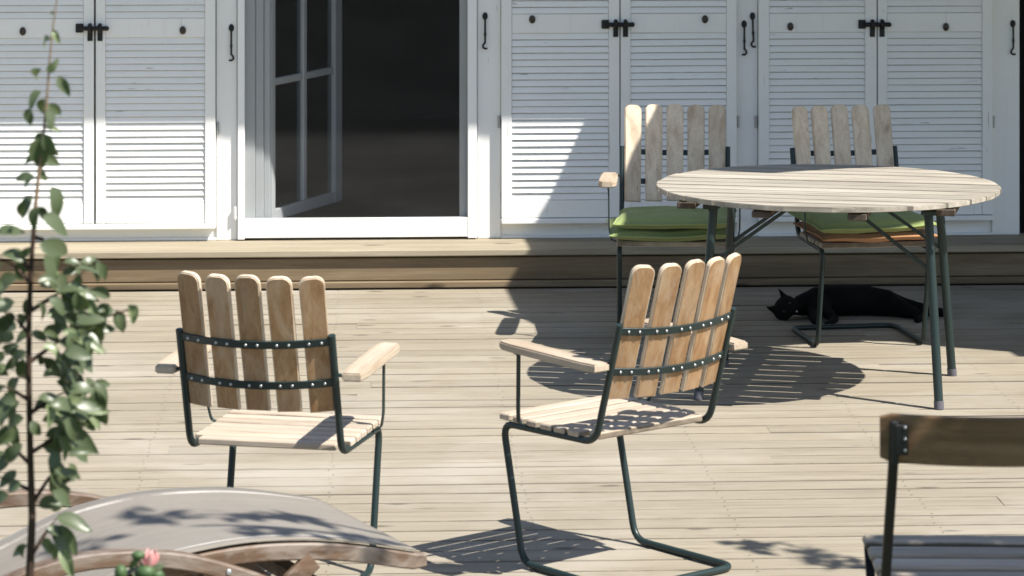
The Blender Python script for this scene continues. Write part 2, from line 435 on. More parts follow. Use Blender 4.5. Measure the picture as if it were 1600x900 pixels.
# roof with eaves
EZ = 2.5; EO = .82
H(MB().box((-5.3, FY - EO, EZ), (6.8, FY - EO + .03, EZ + .16), .004), 'fascia', M['white_h'])
H(MB().box((-5.3, FY - EO + .031, EZ + .012), (6.8, FY + .5, EZ + .03), 0), 'soffit', M['white_h'])
rf = MB(); rf.add([(-5.3, FY - EO - .03, EZ + .165), (6.8, FY - EO - .03, EZ + .165), (6.8, 18.5, EZ + 1.9), (-5.3, 18.5, EZ + 1.9),
                   (-5.3, FY - EO - .03, EZ + .20), (6.8, FY - EO - .03, EZ + .20), (6.8, 18.5, EZ + 1.94), (-5.3, 18.5, EZ + 1.94)],
                  [[0, 1, 2, 3], [4, 5, 6, 7], [0, 1, 5, 4], [1, 2, 6, 5], [2, 3, 7, 6], [3, 0, 4, 7]])
H(rf, 'roof', M['roof'])
# room behind the door
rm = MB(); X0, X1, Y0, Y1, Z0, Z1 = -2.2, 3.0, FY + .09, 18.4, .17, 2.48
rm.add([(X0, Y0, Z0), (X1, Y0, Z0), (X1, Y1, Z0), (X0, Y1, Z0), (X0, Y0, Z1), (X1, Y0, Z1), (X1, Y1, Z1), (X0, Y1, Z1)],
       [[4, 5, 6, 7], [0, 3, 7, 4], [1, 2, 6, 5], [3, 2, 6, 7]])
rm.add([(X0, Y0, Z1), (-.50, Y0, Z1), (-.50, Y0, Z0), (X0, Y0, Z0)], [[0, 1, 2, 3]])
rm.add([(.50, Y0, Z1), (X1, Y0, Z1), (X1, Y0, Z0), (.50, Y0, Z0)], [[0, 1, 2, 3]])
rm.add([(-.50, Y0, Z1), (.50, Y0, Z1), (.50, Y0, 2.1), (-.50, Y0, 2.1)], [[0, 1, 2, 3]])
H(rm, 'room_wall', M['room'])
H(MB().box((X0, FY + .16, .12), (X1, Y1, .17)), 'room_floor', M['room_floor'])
# shutters
SY = FY - .036       # face of the shutters
slat_me = MB().box((-.5, -.0030, -.0136), (.5, .0030, .0136), .0012).mesh('slat', M['white_h'])
hinge_me = MB().box((-.006, -.004, -.026), (.006, .004, .026), .0015).tube([(0, -.006, -.024), (0, -.006, .024)], .004, 8).mesh('hinge', M['zinc'])
knob_me = MB().ball((0, -.004, 0), .0178, 16, 10, 0, (.78, .35, 1)).ball((0, -.010, 0), .006, 10, 6, 0, (.7, .6, 1.2)).mesh('knob', M['bronze'])
def shutter(x0, x1, s0, s1, knob, hx, hz, rail_lo, rail_hi, bot, tw=0.0):
    """leaf x0..x1 with louvres s0..s1"""
    cx = (x0 + x1) / 2
    fr = MB()
    for a, b in ((x0, s0), (s1, x1)): fr.box((a - cx, SY, bot), (b - cx, FY + .004, 1.96), .0025)
    for z0, z1, pr in ((bot, .329, .004), (rail_lo, rail_hi, .004), (1.87, 1.96, .002)):
        fr.box((s0 - cx + .0005, SY + pr, z0), (s1 - cx - .0005, FY + .002, z1), .002)
    o = fr.build('shutter', M['white_v'], house, (cx - .6, -13.7, 0))
    n = 25; p = (rail_lo - .329) / n
    for i in range(n):
        z = .329 + p * (i + .5)
        mobj('slat', slat_me, o, (s0 / 2 + s1 / 2 - cx, SY + .0115, z), (R(-19 + rnd.uniform(-2.5, 2.5)), rnd.uniform(-.0022, .0022) + tw * (i / n), 0), (s1 - s0 - .001, 1, 1))
    for i in range(4):
        z = rail_hi + p * (i + .5)
        mobj('slat', slat_me, o, (s0 / 2 + s1 / 2 - cx, SY + .0115, z), (R(-19 + rnd.uniform(-2.5, 2.5)), rnd.uniform(-.0022, .0022), 0), (s1 - s0 - .001, 1, 1))
    up = MB(); z = rail_hi + 4 * p
    while z < 1.86:
        up.box((-.5 * (s1 - s0), -.003, -.0185), (.5 * (s1 - s0), .003, .0185), 0, 0, Matrix.Translation((s0 / 2 + s1 / 2 - cx, SY + .0115, z + p / 2)) @ Matrix.Rotation(R(-17), 4, 'X')); z += p
    uo = up.build('slat', M['white_h'], o); uo['kind'] = 'stuff'
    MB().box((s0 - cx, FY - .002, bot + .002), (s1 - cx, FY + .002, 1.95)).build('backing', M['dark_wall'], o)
    mobj('knob', knob_me, o, (knob[0] - cx, SY + .003, knob[1]))
    return o
def hinge(x, z): mobj('hinge', hinge_me, house, (x - .6, FY - .006 - 13.7, z))
shutter(-1.619, -1.1195, -1.574, -1.163, (-1.420, 1.063), 0, 0, 1.034, 1.116, .243)
shutter(-1.1115, -.604, -1.0705, -.6485, (-.742, 1.065), 0, 0, 1.034, 1.116, .243)
shutter(.618, 1.1255, .6625, 1.080, (.750, 1.106), 0, 0, 1.046, 1.128, .255)
shutter(1.1305, 1.6315, 1.1735, 1.588, (1.494, 1.104), 0, 0, 1.046, 1.128, .255, tw=-.006)
shutter(1.7275, 2.2375, 1.772, 2.187, (1.863, 1.071), 0, 0, 1.045, 1.127, .256)
shutter(2.2425, 2.742, 2.283, 2.6965, (2.538, 1.067), 0, 0, 1.045, 1.127, .256)
for x, z in ((-.5955, .643), (.6095, .664), (1.640, .659), (1.7185, .658), (2.751, .653)): hinge(x, z)
for x0, x1, z in ((-1.624, -.604, .241), (.617, 1.634, .253), (1.7265, 2.745, .254)):
    H(MB().box((x0, SY - .012, z - .024), (x1, FY + .01, z - .001), .004), 'sill', M['white_h'])
# bolts with staples
def bolt(x, z):
    o = MB().box((x - .054, SY - .006, z - .006), (x - .004 - .018, SY, z + .032), .002).build('bolt', M['iron'], house, (-.6, -13.7, 0))
    b = MB().tube([(x - .03, SY - .013, z + .012), (x + .096 - .02, SY - .013, z + .012)], .0095, 10).ball((x + .078, SY - .013, z + .012), .0105)
    b.build('bar', M['iron'], o)
    for dx in (.004, .046):
        s = MB().box((x + dx - .011 + .003, SY - .006, z - .042), (x + dx + .011 + .003, SY, z + .018), .002)
        s.tube([(x + dx + .003, SY - .002, z + .026), (x + dx + .003, SY - .022, z + .024), (x + dx + .003, SY - .024, z + .012), (x + dx + .003, SY - .022, z), (x + dx + .003, SY - .002, z - .003)], .009, 8)
        s.build('staple', M['iron'], o)
bolt(-1.142, 1.063); bolt(1.102, 1.071); bolt(2.211, 1.067)
# cabin hooks
def hook(x, z, L, flip=1, away=0.0):
    o = MB().ball((x, FY - .004, z), .0165, 14, 8, 0, (.72, .35, 1)).build('hook', M['iron'], house, (-.6, -13.7, 0))
    b = MB().tube([(x, FY - .012, z - .004), (x + away * .3, FY - .014, z - L * .5), (x + away, FY - .012, z - L + .02)], .0042, 8)
    b.tube([(x + away * .45, FY - .014, z - L * .52), (x + away * .55, FY - .014, z - L * .62)], .0058, 8)
    q = [(x + away, FY - .012, z - L + .022), (x + away - .008 * flip, FY - .012, z - L + .014), (x + away - .010 * flip, FY - .012, z - L + .003), (x + away - .002 * flip, FY - .012, z - L - .004), (x + away + .010 * flip, FY - .012, z - L - .003)]
    b.tube(q, .0042, 8, fil=.006); b.build('hook_rod', M['iron'], o)
hook(-.537, 1.072, .135, -1); hook(.549, 1.118, .135, 1); hook(1.667, 1.080, .128, -1); hook(1.703, 1.114, .128, 1, .004); hook(2.836, 1.077, .128, 1)
# lower casement pin left of the door
H(MB().box((-.528, FY - .012, .26), (-.513, FY, .305), .002).tube([(-.52, FY - .018, .255), (-.52, FY - .018, .31)], .005, 8), 'catch', M['white_smooth'])
# screen door frame and mesh
sf = MB(); sy = FY - .022
sf.box((-.510, sy, .168), (-.4795, sy + .028, 2.08), .002); sf.box((.474, sy, .168), (.5135, sy + .028, 2.08), .002)
sf.box((-.4785, sy + .001, .174), (.473, sy + .027, .257), .002); sf.box((-.4785, sy + .001, 2.03), (.473, sy + .027, 2.08), .002)
scr = H(sf, 'screen_door', M['white_smooth'])
me_ = MB(); me_.add([(-.4785, sy + .012, .257), (.473, sy + .012, .257), (.473, sy + .012, 2.03), (-.4785, sy + .012, 2.03)], [[0, 1, 2, 3]])
me_.build('mesh', M['screen'], scr)
H(MB().box((-.5125, FY + .02, .160), (.516, FY + .10, .1675), 0), 'threshold', M['dark_wall'])
# door frame behind the screen
df_ = MB()
df_.box((-.500, FY + .012, .17), (-.436, FY + .085, 2.09), .002); df_.box((-.4355, FY + .022, .17), (-.400, FY + .085, 2.09), .003); df_.box((-.3995, FY + .034, .17), (-.372, FY + .085, 2.09), .003)
df_.box((.441, FY + .02, .17), (.502, FY + .085, 2.09), .002); df_.box((-.37, FY + .03, 2.04), (.44, FY + .085, 2.09), .002)
df_.box((-.371, FY + .035, .17), (.44, FY + .085, .215), .002)
H(df_, 'door_frame', M['grey_frame'])
# open inward door leaf
dl = empty('door', (-.365 - .6, FY + .05 - 13.7, 0), R(65.5), house)
fr = MB(); DW = .72
fr.box((0, 0, .235), (.036, .042, 2.03), .003); fr.box((DW - .075, 0, .235), (DW, .042, 2.03), .003)
fr.box((.0365, .001, .235), (DW - .0755, .041, .283), .003); fr.box((.0365, .001, 1.97), (DW - .0755, .041, 2.03), .003)
fr.build('door_leaf', M['grey_frame'], dl)
MB().box((.325, .004, .284), (.36, .038, 1.969), .004).build('muntin', M['grey_frame'], dl)
for z in (.815, 1.39):
    MB().box((.037, .006, z), (.324, .036, z + .03), .004).build('muntin', M['grey_frame'], dl); MB().box((.361, .006, z), (DW - .076, .036, z + .03), .004).build('muntin', M['grey_frame'], dl)
for z0, z1 in ((.284, .814), (.846, 1.389), (1.421, 1.969)):
    for x0, x1 in ((.037, .324), (.361, DW - .076)):
        MB().box((x0, .019, z0), (x1, .023, z1)).build('pane', M['glass'], dl)
cu = MB(); vs = []; N = 90
for i in range(N + 1):
    xx = -.75 + .62 * i / N; yy = 15.0 + .03 * math.sin(i * .62) + .012 * math.sin(i * 1.7)
    vs += [(xx, yy, .19), (xx, yy, 2.2)]
cu.add(vs, [[2 * i, 2 * i + 2, 2 * i + 3, 2 * i + 1] for i in range(N)], 0, True); H(cu, 'curtain', M['curtain'])

# ------------------------------------------------------------------ added canopy over the right half, unseen, outline traced back from its shadow
aw = empty('shade_canopy', (3.9, 13.5, 0))
tag(aw, 'unseen dark canvas canopy added to shade the right side of the deck and wall', 'shade_canopy')
edge = [(1.975, 13.05), (2.003, 12.88), (2.069, 12.70), (2.074, 12.29), (2.098, 11.56), (2.15, 11.35), (2.145, 10.88), (2.32, 10.77), (2.50, 10.69), (2.82, 10.82), (3.03, 10.857), (3.34, 10.97), (3.49, 10.94), (3.68, 10.80), (3.88, 10.70), (3.89, 10.60), (6.3, 10.58), (6.3, 13.59), (1.95, 13.59)]
MB().prism([(a - 3.9, b - 13.5) for a, b in edge], 2.345, 2.352).build('canvas', M['canvas'], aw)
MB().tube([(6.2 - 3.9, 10.7 - 13.5, 2.34), (6.2 - 3.9, 10.7 - 13.5, 0)], .025).build('pole', M['white_smooth'], aw)
MB().box((1.98 - 3.9, .05, 2.353), (6.3 - 3.9, .09, 2.40), .002).build('rail', M['white_smooth'], aw)

# ------------------------------------------------------------------ slatted armchairs
def make_chair():
    c = empty('armchair')
    W = .205; slope = -.2956; lean = Vector((0, slope, 1)).normalized(); fwd = Vector((0, 1, -slope)).normalized()
    def back(z): return Vector((0, -.378 + (z - .387) * slope, z))
    pts = [(-W, -.472, .707), (-W, -.377, .385), (-W, .004, .378), (-W, -.080, .011), (-W, -.475, .011), (W, -.475, .011), (W, -.080, .011), (W, .004, .378), (W, -.377, .385), (W, -.472, .707)]
    MB().tube(pts, .0098, 12, fil=.045).build('frame', M['green_steel'], c)
    for i in range(7):
        y1 = .012 - i * .0565; hl = .214 if i < 6 else .188
        sag = .0025 * math.cos((i - 3) / 3 * 1.3)
        MB().box((-hl, -.0228, -.009), (hl, .0228, .009), .0035).build('seat_slat', M['seat_wood'], c, (0, y1 - .0228, .398 - sag))
    RR = .60
    def arc(x): return math.sqrt(RR * RR - x * x) - math.sqrt(RR * RR - W * W)      # bows to the rear
    riv = MB().ball((0, 0, 0), .0042, 8, 5, 0, (1, .7, 1)).mesh('rivet', M['zinc'])
    xs = [-.164, -.082, 0, .082, .164]
    for z in (.690, .580):
        p0 = back(z); pts = []
        for k in range(17):
            x = -W + 2 * W * k / 16
            pts.append(p0 + Vector((x, 0, 0)) - fwd * arc(x))
        b = MB().tube(pts, 0, flat=(.0105, .0025), up=lean).build('back_bar', M['green_steel'], c)
        for x in xs:
            for dx in (-.0155, .0155):
                mobj('rivet', riv, b, p0 + Vector((x + dx, 0, 0)) - fwd * (arc(x + dx) + .0035))
    for i, x in enumerate(xs):
        phi = math.asin(x / RR)
        top = (.865, .868, .872, .868, .863)[i]; bot = (.503, .506, .508, .505, .500)[i]
        L = (top - bot) / lean.z; hw = .0335; n = 6
        out = [(-hw * .95, 0), (hw * .95, 0), (hw, L - .024)]
        for k in range(1, n): g = k / n * math.pi / 2; out.append((hw - .024 + .024 * math.cos(g), L - .024 + .024 * math.sin(g)))
        out += [(hw - .024, L), (-hw + .024, L)]
        for k in range(1, n): g = math.pi / 2 + k / n * math.pi / 2; out.append((-hw + .024 + .024 * math.cos(g), L - .024 + .024 * math.sin(g)))
        out += [(-hw, L - .024)]
        m = MB().prism(out, -.008, .008, .003)
        # faces looking forward get the weathered wood
        Xa = Vector((math.cos(phi), 0, 0)) + fwd * math.sin(phi) * 1.0; Za = Xa.cross(lean); 
        if Za.dot(fwd) > 0: Za = -Za
        # local x -> Xa, local y -> lean, local z -> rear
        rot = Matrix((Xa, lean, Za)).transposed()
        if rot.determinant() < 0: pass
        base = back(bot) + Vector((x, 0, 0)) - fwd * (arc(x) - .0115)
        me = MB(); me.v = [tuple((rot @ Vector(v)) + base) for v in m.v]; me.f = m.f; me.m = []; me.sm = m.sm
        for f in m.f:
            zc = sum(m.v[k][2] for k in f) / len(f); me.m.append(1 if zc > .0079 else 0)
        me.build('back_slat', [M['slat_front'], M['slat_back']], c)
    for s in (-1, 1):
        a = MB(); out = []
        prof = [(.025, -.454), (.032, -.40), (.034, -.25), (.035, -.12), (.031, -.078), (.020, -.060)]
        out = [(x, y) for x, y in prof] + [(-x, y) for x, y in reversed(prof)]
        q = MB().prism(out, -.011, .011, .004)
        q.v = [(v[0] + s * .252, v[1], v[2] + .603 - (.25 + v[1]) * -.03) for v in q.v]
        arm = q.build('armrest', M['arm_wood'], c)
        MB().tube([(s * .25, -.095, .592), (s * .248, -.112, .588), (s * .246, -.108, .44), (s * .238, -.10, .398), (s * .212, -.098, .388)], 0, flat=(.0022, .0065), up=(1, 0, 0), fil=.01).build('arm_support', M['green_steel'], c)
        MB().tube([(s * .206, -.437, .60), (s * .25, -.43, .593)], .005, 8).build('arm_bracket', M['green_steel'], c)
    return c
chair0 = make_chair()
kids = {}
for o in bpy.data.objects:
    if o.parent: kids.setdefault(o.parent.name, []).append(o)
lab = ['left front slatted armchair seen from behind, its brown backrest slats in shade',
       'slatted armchair with sunlit honey coloured back, seen from behind in front of the table',
       'slatted armchair behind the left side of the round table, carrying two green cushions',
       'slatted armchair behind the round table in full shade, in front of the black cat']
spots = [(-.138, 8.65, R(-15.3)), (.564, 8.756, R(37.2)), (1.184, 11.803, R(173.9)), (1.937, 11.752, R(186.2))]
chairs = []
for i, (x, y, a) in enumerate(spots):
    o = chair0 if i == 0 else copy_tree(chair0, kids)
    o.location = (x, y, 0); o.rotation_euler.z = a
    tag(o, lab[i], 'armchair', 'slatted wood and green steel armchairs'); chairs.append(o)

# ------------------------------------------------------------------ cushions
def cushion(mat, loc, rz, wx, wy, th, seed, label, group, tilt=(0, 0)):
    N = 28; vs = []; fs = []; top = []; bot = []
    for side in (1, -1):
        for j in range(N + 1):
            for i in range(N + 1):
                a = i / N * 2 - 1; b = j / N * 2 - 1
                e = max(abs(a), abs(b))
                x = a * wx / 2 * (1 - .045 * (1 - b * b) * abs(a)); y = b * wy / 2 * (1 - .045 * (1 - a * a) * abs(b))
                h = ((1 - a ** 6) * (1 - b ** 6)); h = max(h, 0) ** .42 * th / 2
                tuft = 0
                for (tx, ty) in ((-.4, -.4), (.4, -.4), (-.4, .4), (.4, .4), (0, 0)):
                    tuft += math.exp(-((a - tx) ** 2 + (b - ty) ** 2) / .02)
                nz = noise.noise(Vector((x * 9 + seed, y * 9, side * 3))) * .006 + noise.noise(Vector((x * 25 + seed, y * 25, side * 3))) * .0025
                h = h * (1 - .38 * tuft) + nz * (1 - e ** 4)
                vs.append((x, y, th / 2 + side * h + .010 * noise.noise(Vector((a * 1.3 + seed, b * 1.3, 0)))))
    n = N + 1
    for s in (0, 1):
        for j in range(N):
            for i in range(N):
                q = [s * n * n + j * n + i, s * n * n + j * n + i + 1, s * n * n + (j + 1) * n + i + 1, s * n * n + (j + 1) * n + i]
                fs.append(q if s == 0 else q[::-1])
    m = MB(); m.add(vs, fs, 0, True)
    o = m.build('cushion', mat, None, loc, (tilt[0], tilt[1], rz))
    bm = bmesh.new(); bm.from_mesh(o.data); bmesh.ops.remove_doubles(bm, verts=bm.verts, dist=.0004); bm.to_mesh(o.data); bm.free()
    # piping round the seam
    ring = [Vector(vs[k]) for k in list(range(0, n)) + [j * n + N for j in range(1, n)] + [N * n + i for i in range(N - 1, -1, -1)] + [j * n for j in range(N - 1, 0, -1)]]
    MB().tube(ring, .0035, 6, closed=True).build('piping', mat, o)
    return tag(o, label, 'cushion', group)
def on_chair(i, lx, ly):
    x, y, a = spots[i]; return (x + lx * math.cos(a) - ly * math.sin(a), y + lx * math.sin(a) + ly * math.cos(a))
G = 'seat cushions stacked in pairs'
a = on_chair(2, .020, -.165); cushion(M['green_cloth'], (a[0], a[1], .407), spots[2][2] + R(3), .46, .43, .047, 1.3, 'lower green cushion of the pair on the left chair behind the table', G)
a = on_chair(2, -.005, -.150); cushion(M['green_cloth'], (a[0], a[1], .451), spots[2][2] - R(2), .45, .43, .050, 5.1, 'upper green cushion of the two green ones behind the left of the table', G, (R(1), R(.8)))
a = on_chair(3, -.005, -.17); cushion(M['orange_cloth'], (a[0], a[1], .407), spots[3][2] + R(1), .45, .42, .040, 9.3, 'orange cushion lying under a green one on the right chair behind the table', G)
a = on_chair(3, .008, -.165); cushion(M['green_cloth'], (a[0], a[1], .444), spots[3][2] + R(2), .46, .43, .054, 13.7, 'green cushion lying on an orange one on the chair above the cat', G, (R(-1), R(1)))

# ------------------------------------------------------------------ round table
tb = empty('round_table', (1.650, 11.053, 0), R(-14.8))
tag(tb, 'round slatted garden table with pale weathered top and green steel legs', 'table')
TR = .60; TZ = .712; nb = 12; bw = 2 * TR / nb
for i in range(nb):
    y0 = -TR + i * bw + .0055; y1 = -TR + (i + 1) * bw - .0055
    y0 = max(y0, -TR + .004); y1 = min(y1, TR - .004)
    out = []; K = 7
    for k in range(K + 1):
        yy = y0 + (y1 - y0) * k / K; out.append((math.sqrt(max(TR * TR - yy * yy, .0004)), yy))
    for k in range(K, -1, -1):
        yy = y0 + (y1 - y0) * k / K; out.append((-math.sqrt(max(TR * TR - yy * yy, .0004)), yy))
    sh = rnd.uniform(-.002, .002); dz = rnd.uniform(-.0008, .0008)
    yc = (y0 + y1) / 2; MB().prism([(x + sh, y - yc) for x, y in out], TZ - .018 + dz, TZ + dz, .002).build('table_slat', M['table_wood'], tb, (0, yc, 0))
for x, l in ((-.44, .40), (-.16, .57), (.16, .57), (.44, .40)):
    MB().box((x - .032, -l, TZ - .045), (x + .032, l, TZ - .0225), .003).build('batten', M['batten'], tb)
for sx in (-1, 1):
    MB().box((sx * .375 - .028, -.27, TZ - .062), (sx * .375 + .028, .27, TZ - .0455), .003).build('leg_plate', M['green_steel'], tb)
    MB().tube([(sx * .375, -.25, TZ - .066), (sx * .375, .25, TZ - .066)], .011, 8).build('crossbar', M['green_steel'], tb)
    for sy2 in (-1, 1):
        tp = Vector((sx * .37, sy2 * .235, TZ - .06)); ft = Vector((sx * .41, sy2 * .305, .028))
        lg = MB().tube([tp, ft], .0155, 14).build('leg', M['green_steel'], tb)
        MB().tube([ft, ft + (ft - tp).normalized() * .028], .017, 14).build('foot_cap', M['rubber'], lg)
        q = tp.lerp(ft, .30)
        MB().tube([q + Vector((-sx * .010, 0, 0)), Vector((sx * .10, sy2 * .20, TZ - .05))], 0, flat=(.006, .0035)).build('brace', M['green_steel'], tb)

# ------------------------------------------------------------------ folding chair with one curved back board (lower right)
fc = empty('folding_chair', site(.992, 7.06), -PSI - R(1.3))
tag(fc, 'chair in the lower right corner with one wide curved brown backboard', 'chair')
for i in range(5):
    y1 = .0 - i * .092; dx = .006 * i
    MB().box((-.212 + dx * .6, -.038, -.009), (.212 - dx * .6, .038, .009), .006).build('seat_slat', M['grey_wood'], fc, (0, y1 - .038, .441 - .004 * i))
bb = MB(); Lw = .232; NN = 20; vs = []; fs = []
prof = [(.0, -.049), (.004, -.0505), (.012, -.0505), (.016, -.049), (.016, .045), (.012, .048), (.004, .048), (.0, .045)]
for k in range(NN + 1):
    a = -1 + 2 * k / NN; x = a * Lw; yb = -.048 * (1 - a * a)
    e = min(1, (1 - abs(a)) * Lw / .012); hh = 1 - .16 * (1 - e) ** 2
    for (py, pz) in prof: vs.append((x, -.655 + yb + py, .802 + pz * hh))
for k in range(NN):
    for j in range(8): fs.append([k * 8 + j, k * 8 + (j + 1) % 8, (k + 1) * 8 + (j + 1) % 8, (k + 1) * 8 + j])
fs += [list(range(8))[::-1], [NN * 8 + j for j in range(8)]]
bb.add(vs, fs); bb.build('backboard', M['board_brown'], fc)
for s in (-1, 1):
    f = MB().tube([(s * .205, -.672, .835), (s * .207, -.665, .75), (s * .212, -.53, .45), (s * .215, -.02, .02)], 0, flat=(.010, .0075), up=(1, 0, 0)); f.build('post', M['iron'], fc)
    br = MB().box((s * .202 - .004, -.692, .772), (s * .185 - s * .004 + .002, -.6865, .834), .002).box((s * .205 - .008, -.69, .752), (s * .205 + .008, -.675, .84), .003).build('bracket', M['iron'], fc)
    for z in (.783, .806, .829): MB().ball((s * .186, -.694, z), .0035).build('screw', M['zinc'], br)
    MB().tube([(s * .20, -.03, .43), (s * .205, -.50, .02)], 0, flat=(.010, .006), up=(1, 0, 0)).build('leg', M['iron'], fc)
    MB().tube([(s * .195, -.005, .425), (s * .19, -.44, .41)], 0, flat=(.010, .006)).build('seat_rail', M['iron'], fc)
MB().tube([(-.2, -.45, .06), (.2, -.45, .06)], .008).build('crossbar', M['iron'], fc)

# ------------------------------------------------------------------ sun lounger (lower left)
lo = empty('sun_lounger', (.148, 7.562, 0), math.atan2(-.404, -.917))
tag(lo, 'teak sun lounger with grey textile sling and arched armrests in the lower left corner', 'sun lounger')
# local x: from the foot end to the head; local -y: away from the viewer (width .58)
prof = [(0, .292), (.08, .312), (.2, .338), (.32, .354), (.45, .360), (.58, .352), (.7, .330), (.85, .275), (1.0, .225), (1.15, .215), (1.4, .26), (1.7, .36), (2.0, .46)]
def pz(s, P=prof):
    if s <= P[0][0]: return P[0][1]
    for i in range(len(P) - 1):
        (a, za), (b, zb) = P[i], P[i + 1]
        if s <= b:
            z0 = P[i - 1] if i > 0 else (2 * a - b, 2 * za - zb); z3 = P[i + 2] if i + 2 < len(P) else (2 * b - a, 2 * zb - za)
            t = (s - a) / (b - a); m0 = (zb - z0[1]) / (b - z0[0]) * (b - a); m1 = (z3[1] - za) / (z3[0] - a) * (b - a)
            return (2 * t ** 3 - 3 * t * t + 1) * za + (t ** 3 - 2 * t * t + t) * m0 + (-2 * t ** 3 + 3 * t * t) * zb + (t ** 3 - t * t) * m1
    return P[-1][1]
WD = .585
for yy in (0, -WD):
    m = MB(); ring = []; fs = []; vs = []; NN = 60
    for k in range(NN + 1):
        s = -.012 + 2.0 * k / NN; z = pz(s) - .006; hgt = .040
        if k < 2: hgt *= (.75, .95)[k]
        r = [(-.015, z - hgt), (.015, z - hgt), (.018, z - hgt + .004), (.018, z - .004), (.014, z), (-.014, z), (-.018, z - .004), (-.018, z - hgt + .004)]
        vs += [(s, yy + a, b) for a, b in r]
    for k in range(NN):
        for j in range(8): fs.append([k * 8 + j, k * 8 + (j + 1) % 8, (k + 1) * 8 + (j + 1) % 8, (k + 1) * 8 + j])
    fs += [list(range(8)), [NN * 8 + j for j in range(8)]]
    m.add(vs, fs); m.build('side_rail', M['teak'], lo)
m = MB(); vs = []; fs = []; NX, NYY = 70, 16
for i in range(NX + 1):
    s = .012 + 1.95 * i / NX
    for j in range(NYY + 1):
        b = j / NYY; y = .012 - (WD + .024) * b
        sag = -.010 * math.sin(math.pi * b) * min(1, s / .2) + .0012 * noise.noise(Vector((s * 7, y * 9, 1)))
        vs.append((s, y, pz(s) + .0008 + sag))
for i in range(NX):
    for j in range(NYY): fs.append([i * (NYY + 1) + j, (i + 1) * (NYY + 1) + j, (i + 1) * (NYY + 1) + j + 1, i * (NYY + 1) + j + 1])
m.add(vs, fs, 0, True); sl = m.build('sling', M['sling'], lo)
sl.modifiers.new('thickness', 'SOLIDIFY').thickness = .003
for b, yy in ((.03, -.04), (.965, -WD + .04), (.985, -WD + .03)):
    pts = [(s / 30, yy, pz(s / 30) + .0022 - .010 * math.sin(math.pi * min(1, -yy / WD)) * min(1, s / 30 / .2)) for s in range(1, 58)]
    MB().tube(pts, .0018, 5).build('seam', M['sling_hem'], sl)
arch = [(.02, .0), (.12, .10), (.24, .195), (.37, .268), (.51, .329), (.62, .365), (.75, .386), (.88, .387), (1.03, .358), (1.2, .29), (1.4, .18), (1.6, .0)]
for yy in (.044, -WD - .044):
    m = MB(); vs = []; fs = []; NN = 50
    for k in range(NN + 1):
        s = .02 + 1.58 * k / NN; z = pz(s, arch); dz = (pz(s + .01, arch) - pz(s - .01, arch)) / .02
        nrm = Vector((-dz, 0, 1)).normalized(); hgt = .036; c_ = Vector((s, yy, z))
        for a, b in ((-.018, -hgt), (.018, -hgt), (.022, -hgt + .004), (.022, -.004), (.018, 0), (-.018, 0), (-.022, -.004), (-.022, -hgt + .004)):
            vs.append(c_ + Vector((0, a, 0)) + nrm * b)
    for k in range(NN):
        for j in range(8): fs.append([k * 8 + j, k * 8 + (j + 1) % 8, (k + 1) * 8 + (j + 1) % 8, (k + 1) * 8 + j])
    fs += [list(range(8)), [NN * 8 + j for j in range(8)]]
    m.add(vs, fs); ar = m.build('arched_armrest', M['teak'], lo)
    sg = 1 if yy > 0 else -1
    MB().ball((.512, yy + sg * .023, .313), .0075, 10, 6, 0, (1, .5, 1)).build('bolt', M['zinc'], ar)
for s0, s1 in ((.55, .18), (.28, .62), (1.1, 1.4)):
    for yy in (.012, -WD - .012):
        MB().tube([(s0, yy, pz(s0) - .045), (s1, yy, .012)], 0, flat=(.010, .024), up=(0, 1, 0)).build('leg', M['teak'], lo)
MB().box((.22, -WD + .02, .20), (.26, -.02, .235), .003).build('crossbar', M['teak'], lo)
MB().box((.52, -WD + .02, .285), (.56, -.02, .315), .003).build('crossbar', M['teak'], lo)

# ------------------------------------------------------------------ white box at the left edge
bx = MB().box((-.24, -.13, 0), (.24, .13, .18), .012).build('storage_box', M['white_plastic'], None, site(-1.507, 7.89), (0, 0, -PSI))
tag(bx, 'white low box at the left edge behind the sun lounger', 'box')
MB().box((-.245, -.135, .181), (.245, .135, .20), .006).build('lid', M['white_plastic'], bx)

# ------------------------------------------------------------------ black cat lying on the deck
CX, CY = 1.95, 12.60
def cp(x, y, z): return Vector((x - CX, y - CY, z))
N_ = [(cp(2.100, 12.515, 0.053), 0.0528), (cp(2.010, 12.535, 0.061), 0.0608), (cp(1.920, 12.535, 0.062), 0.0624), (cp(1.830, 12.525, 0.059), 0.0576), (cp(1.765, 12.495, 0.050), 0.0432), (cp(1.725, 12.475, 0.045), 0.0320),
      (cp(2.150, 12.475, 0.038), 0.0352), (cp(2.200, 12.425, 0.026), 0.0228), (cp(2.225, 12.385, 0.014), 0.0142), (cp(2.195, 12.345, 0.012), 0.0133),
      (cp(2.180, 12.535, 0.040), 0.0288), (cp(2.260, 12.505, 0.024), 0.0228), (cp(2.320, 12.475, 0.016), 0.0152),
      (cp(2.170, 12.575, 0.040), 0.0209), (cp(2.240, 12.565, 0.026), 0.0152), (cp(2.300, 12.545, 0.019), 0.0133), (cp(2.335, 12.535, 0.014), 0.0114),
      (cp(1.840, 12.425, 0.040), 0.0272), (cp(1.870, 12.345, 0.020), 0.0171), (cp(1.845, 12.295, 0.012), 0.0123), (cp(1.830, 12.275, 0.010), 0.0133),
      (cp(1.800, 12.415, 0.027), 0.0266), (cp(1.790, 12.335, 0.014), 0.0142), (cp(1.800, 12.305, 0.010), 0.0123)]
E_ = [(0, 1), (1, 2), (2, 3), (3, 4), (4, 5), (0, 6), (6, 7), (7, 8), (8, 9), (0, 10), (10, 11), (11, 12), (0, 13), (13, 14), (14, 15), (15, 16), (3, 17), (17, 18), (18, 19), (19, 20), (3, 21), (21, 22), (22, 23)]
hb = MB()
hc = cp(1.688, 12.448, .047)
